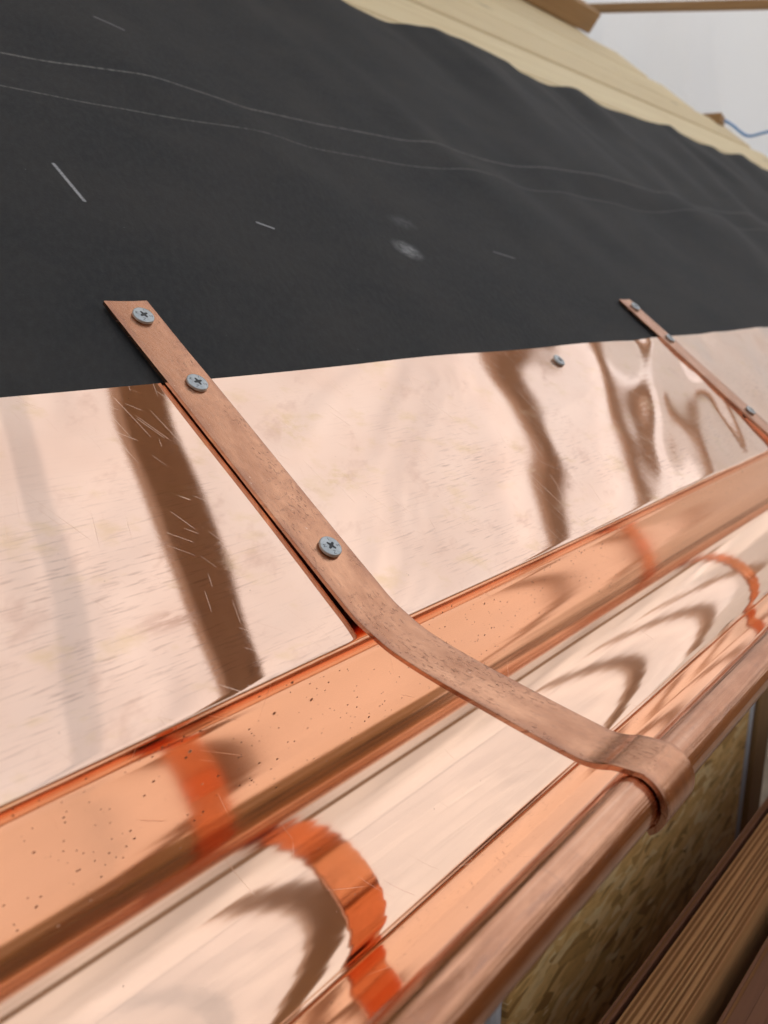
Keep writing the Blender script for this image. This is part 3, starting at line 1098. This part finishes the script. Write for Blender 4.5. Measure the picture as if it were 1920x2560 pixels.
can = sheet('tarpaulin', canopy, 130, 70, 'white tarpaulin stretched overhead as a flat roof over the planks')
seam_pts = [canopy((x - -2.8) / 8.6, j / 59) + Vector((0, 0, -0.012 - 0.006 * math.sin(PI * i / 6))) for i, x in enumerate([0.95 + 0.012 * q for q in range(7)]) for j in range(60)]
mesh('overlap_seam', seam_pts, grid_faces(7, 60), 'tarp_thin', can, None, True)


def end_wall(u, v):
    # runs from behind the ridge diagonally out past the rake of the roof
    ctrl = [(3.20, 2.45), (3.48, 1.62), (3.60, 1.25), (3.86, 0.82), (4.55, 0.0), (5.5, -1.65)]
    t = u * (len(ctrl) - 1)
    i = min(int(t), len(ctrl) - 2)
    f = t - i
    x = ctrl[i][0] + (ctrl[i + 1][0] - ctrl[i][0]) * f
    y = ctrl[i][1] + (ctrl[i + 1][1] - ctrl[i][1]) * f
    z = GROUND_Z + (BZ + 0.19 - GROUND_Z) * v
    w = 0.03 * math.sin(u * 34 + v * 6 + 2 * noise.noise((u * 6, v * 3, 0))) + 0.05 * noise.noise((u * 9, v * 4, 5.0))
    return Vector((x + w * 0.7, y + w * 0.7, z))


sheet('tarpaulin', end_wall, 130, 40, 'white tarpaulin hanging behind the far end of the roof boards')


def back_wall(u, v):
    x = -2.6 + 5.4 * u
    return Vector((x, 2.45 + 0.04 * math.sin(x * 7 + v * 4) + 0.05 * noise.noise((x, v * 3, 2)), GROUND_Z + (BZ + 0.19 - GROUND_Z) * v))


sheet('tarpaulin', back_wall, 80, 30, 'white tarpaulin hanging at the back of the shelter beyond the ridge')

labs = ['overhead plank crossing the shelter at the far left end', 'overhead plank crossing the shelter left of the camera',
        'overhead plank mirrored in the flashing beside the near strap', 'overhead plank mirrored in the flashing between the two straps',
        'overhead plank crossing the shelter above the farther strap', 'overhead plank crossing the shelter at the far right end']
for (bx, sk), lab in zip(BEAMS, labs):
    d = Vector((sk, 1, 0)) * (4.3 if bx < 2 else (2.9 if bx < 3.2 else (2.3 if bx < 4 else 1.6)))
    b = box('plank', (bx - 1.6 * sk, -1.6, BZ), (0.138, 0, 0), d, (0, 0, 0.045), 'plank', None, 0.003)
    tag(b, lab, 'plank', 'planks carrying the tarpaulin roof')
rail = box('tarpaulin_rail', (3.34, 0.62, 1.095), (0.028, 0, 0), Vector((0.0, 1.02, 0.165)), (0, 0, 0.030), 'timber_y', None, 0.003)
tag(rail, 'sloping tan rail across the tarpaulin at the top edge', 'rail')


def front_wall(u, v):
    x = -2.6 + 8.1 * u
    w = 0.03 * math.sin(x * 6 + v * 5) + 0.05 * noise.noise((x, v * 3, 8))
    if v < 0.5:
        y, z = -1.70, 0.36 + 0.84 * v / 0.5
    else:                                       # rounds over into the roof sheet
        a = (v - 0.5) / 0.5 * PI / 2
        y, z = -1.70 + 0.52 * (1 - math.cos(a)), 1.20 + 0.510 * math.sin(a)
        w *= math.cos(a)
    return Vector((x, y + w, z))


sheet('tarpaulin', front_wall, 100, 44, 'white tarpaulin closing the open side of the shelter behind the viewer')
fr = box('timber_rail', (-2.5, -1.62, 0.715), (7.6, 0, 0), (0, 0.035, 0), (0, 0, 0.13), 'timber_x', None, 0.003)
tag(fr, 'long timber rail fixed along the tarpaulin behind the viewer', 'rail')
ob = tag(empty('boarding', (0.2, 0.96, BZ + 0.05)), 'unseen pale boarding added overhead to darken the reflections past the ridge', 'boarding')
for q in range(8):  # added boards, met only as a dark band mirrored in the gutter
    box('board', (-2.5, 1.02 + q * 0.162, BZ + 0.047 + 0.004 * (q % 2)), (5.35, 0, 0), (0, 0.158, 0), (0, 0, 0.020), 'deck', ob, 0.002)


def left_wall(u, v):  # added sheet out of view, blocking bluish sky light from the left
    y = -1.7 + 4.15 * u
    return Vector((-2.6 + 0.04 * math.sin(y * 6 + v * 5), y, 0.36 + (BZ + 0.215 - 0.36) * v))


sheet('tarpaulin', left_wall, 60, 30, 'unseen white tarpaulin added to shut out sky light at the near left end')
for o_, d_, lab in (((-2.6, -1.74, GROUND_Z), Vector((8.1, 0, 0)), 'unseen low brown boarding added behind the viewer to darken the bead reflection'),
                    ((-2.62, -1.7, GROUND_Z), Vector((0, 4.1, 0)), 'unseen low brown boarding added along the near left end to darken reflections')):
    hb = tag(empty('boarding', o_), lab, 'boarding', 'added low boarding round the shelter')
    side = Vector((0, 0.022, 0)) if d_.x > 0 else Vector((0.022, 0, 0))
    for q in range(8):  # added out of view so the bead has something dark to reflect
        box('board', Vector(o_) + Vector((0, 0, 0.185 * q)), d_, side, (0, 0, 0.181), 'timber_x' if d_.x > 0 else 'timber_y', hb, 0.002)
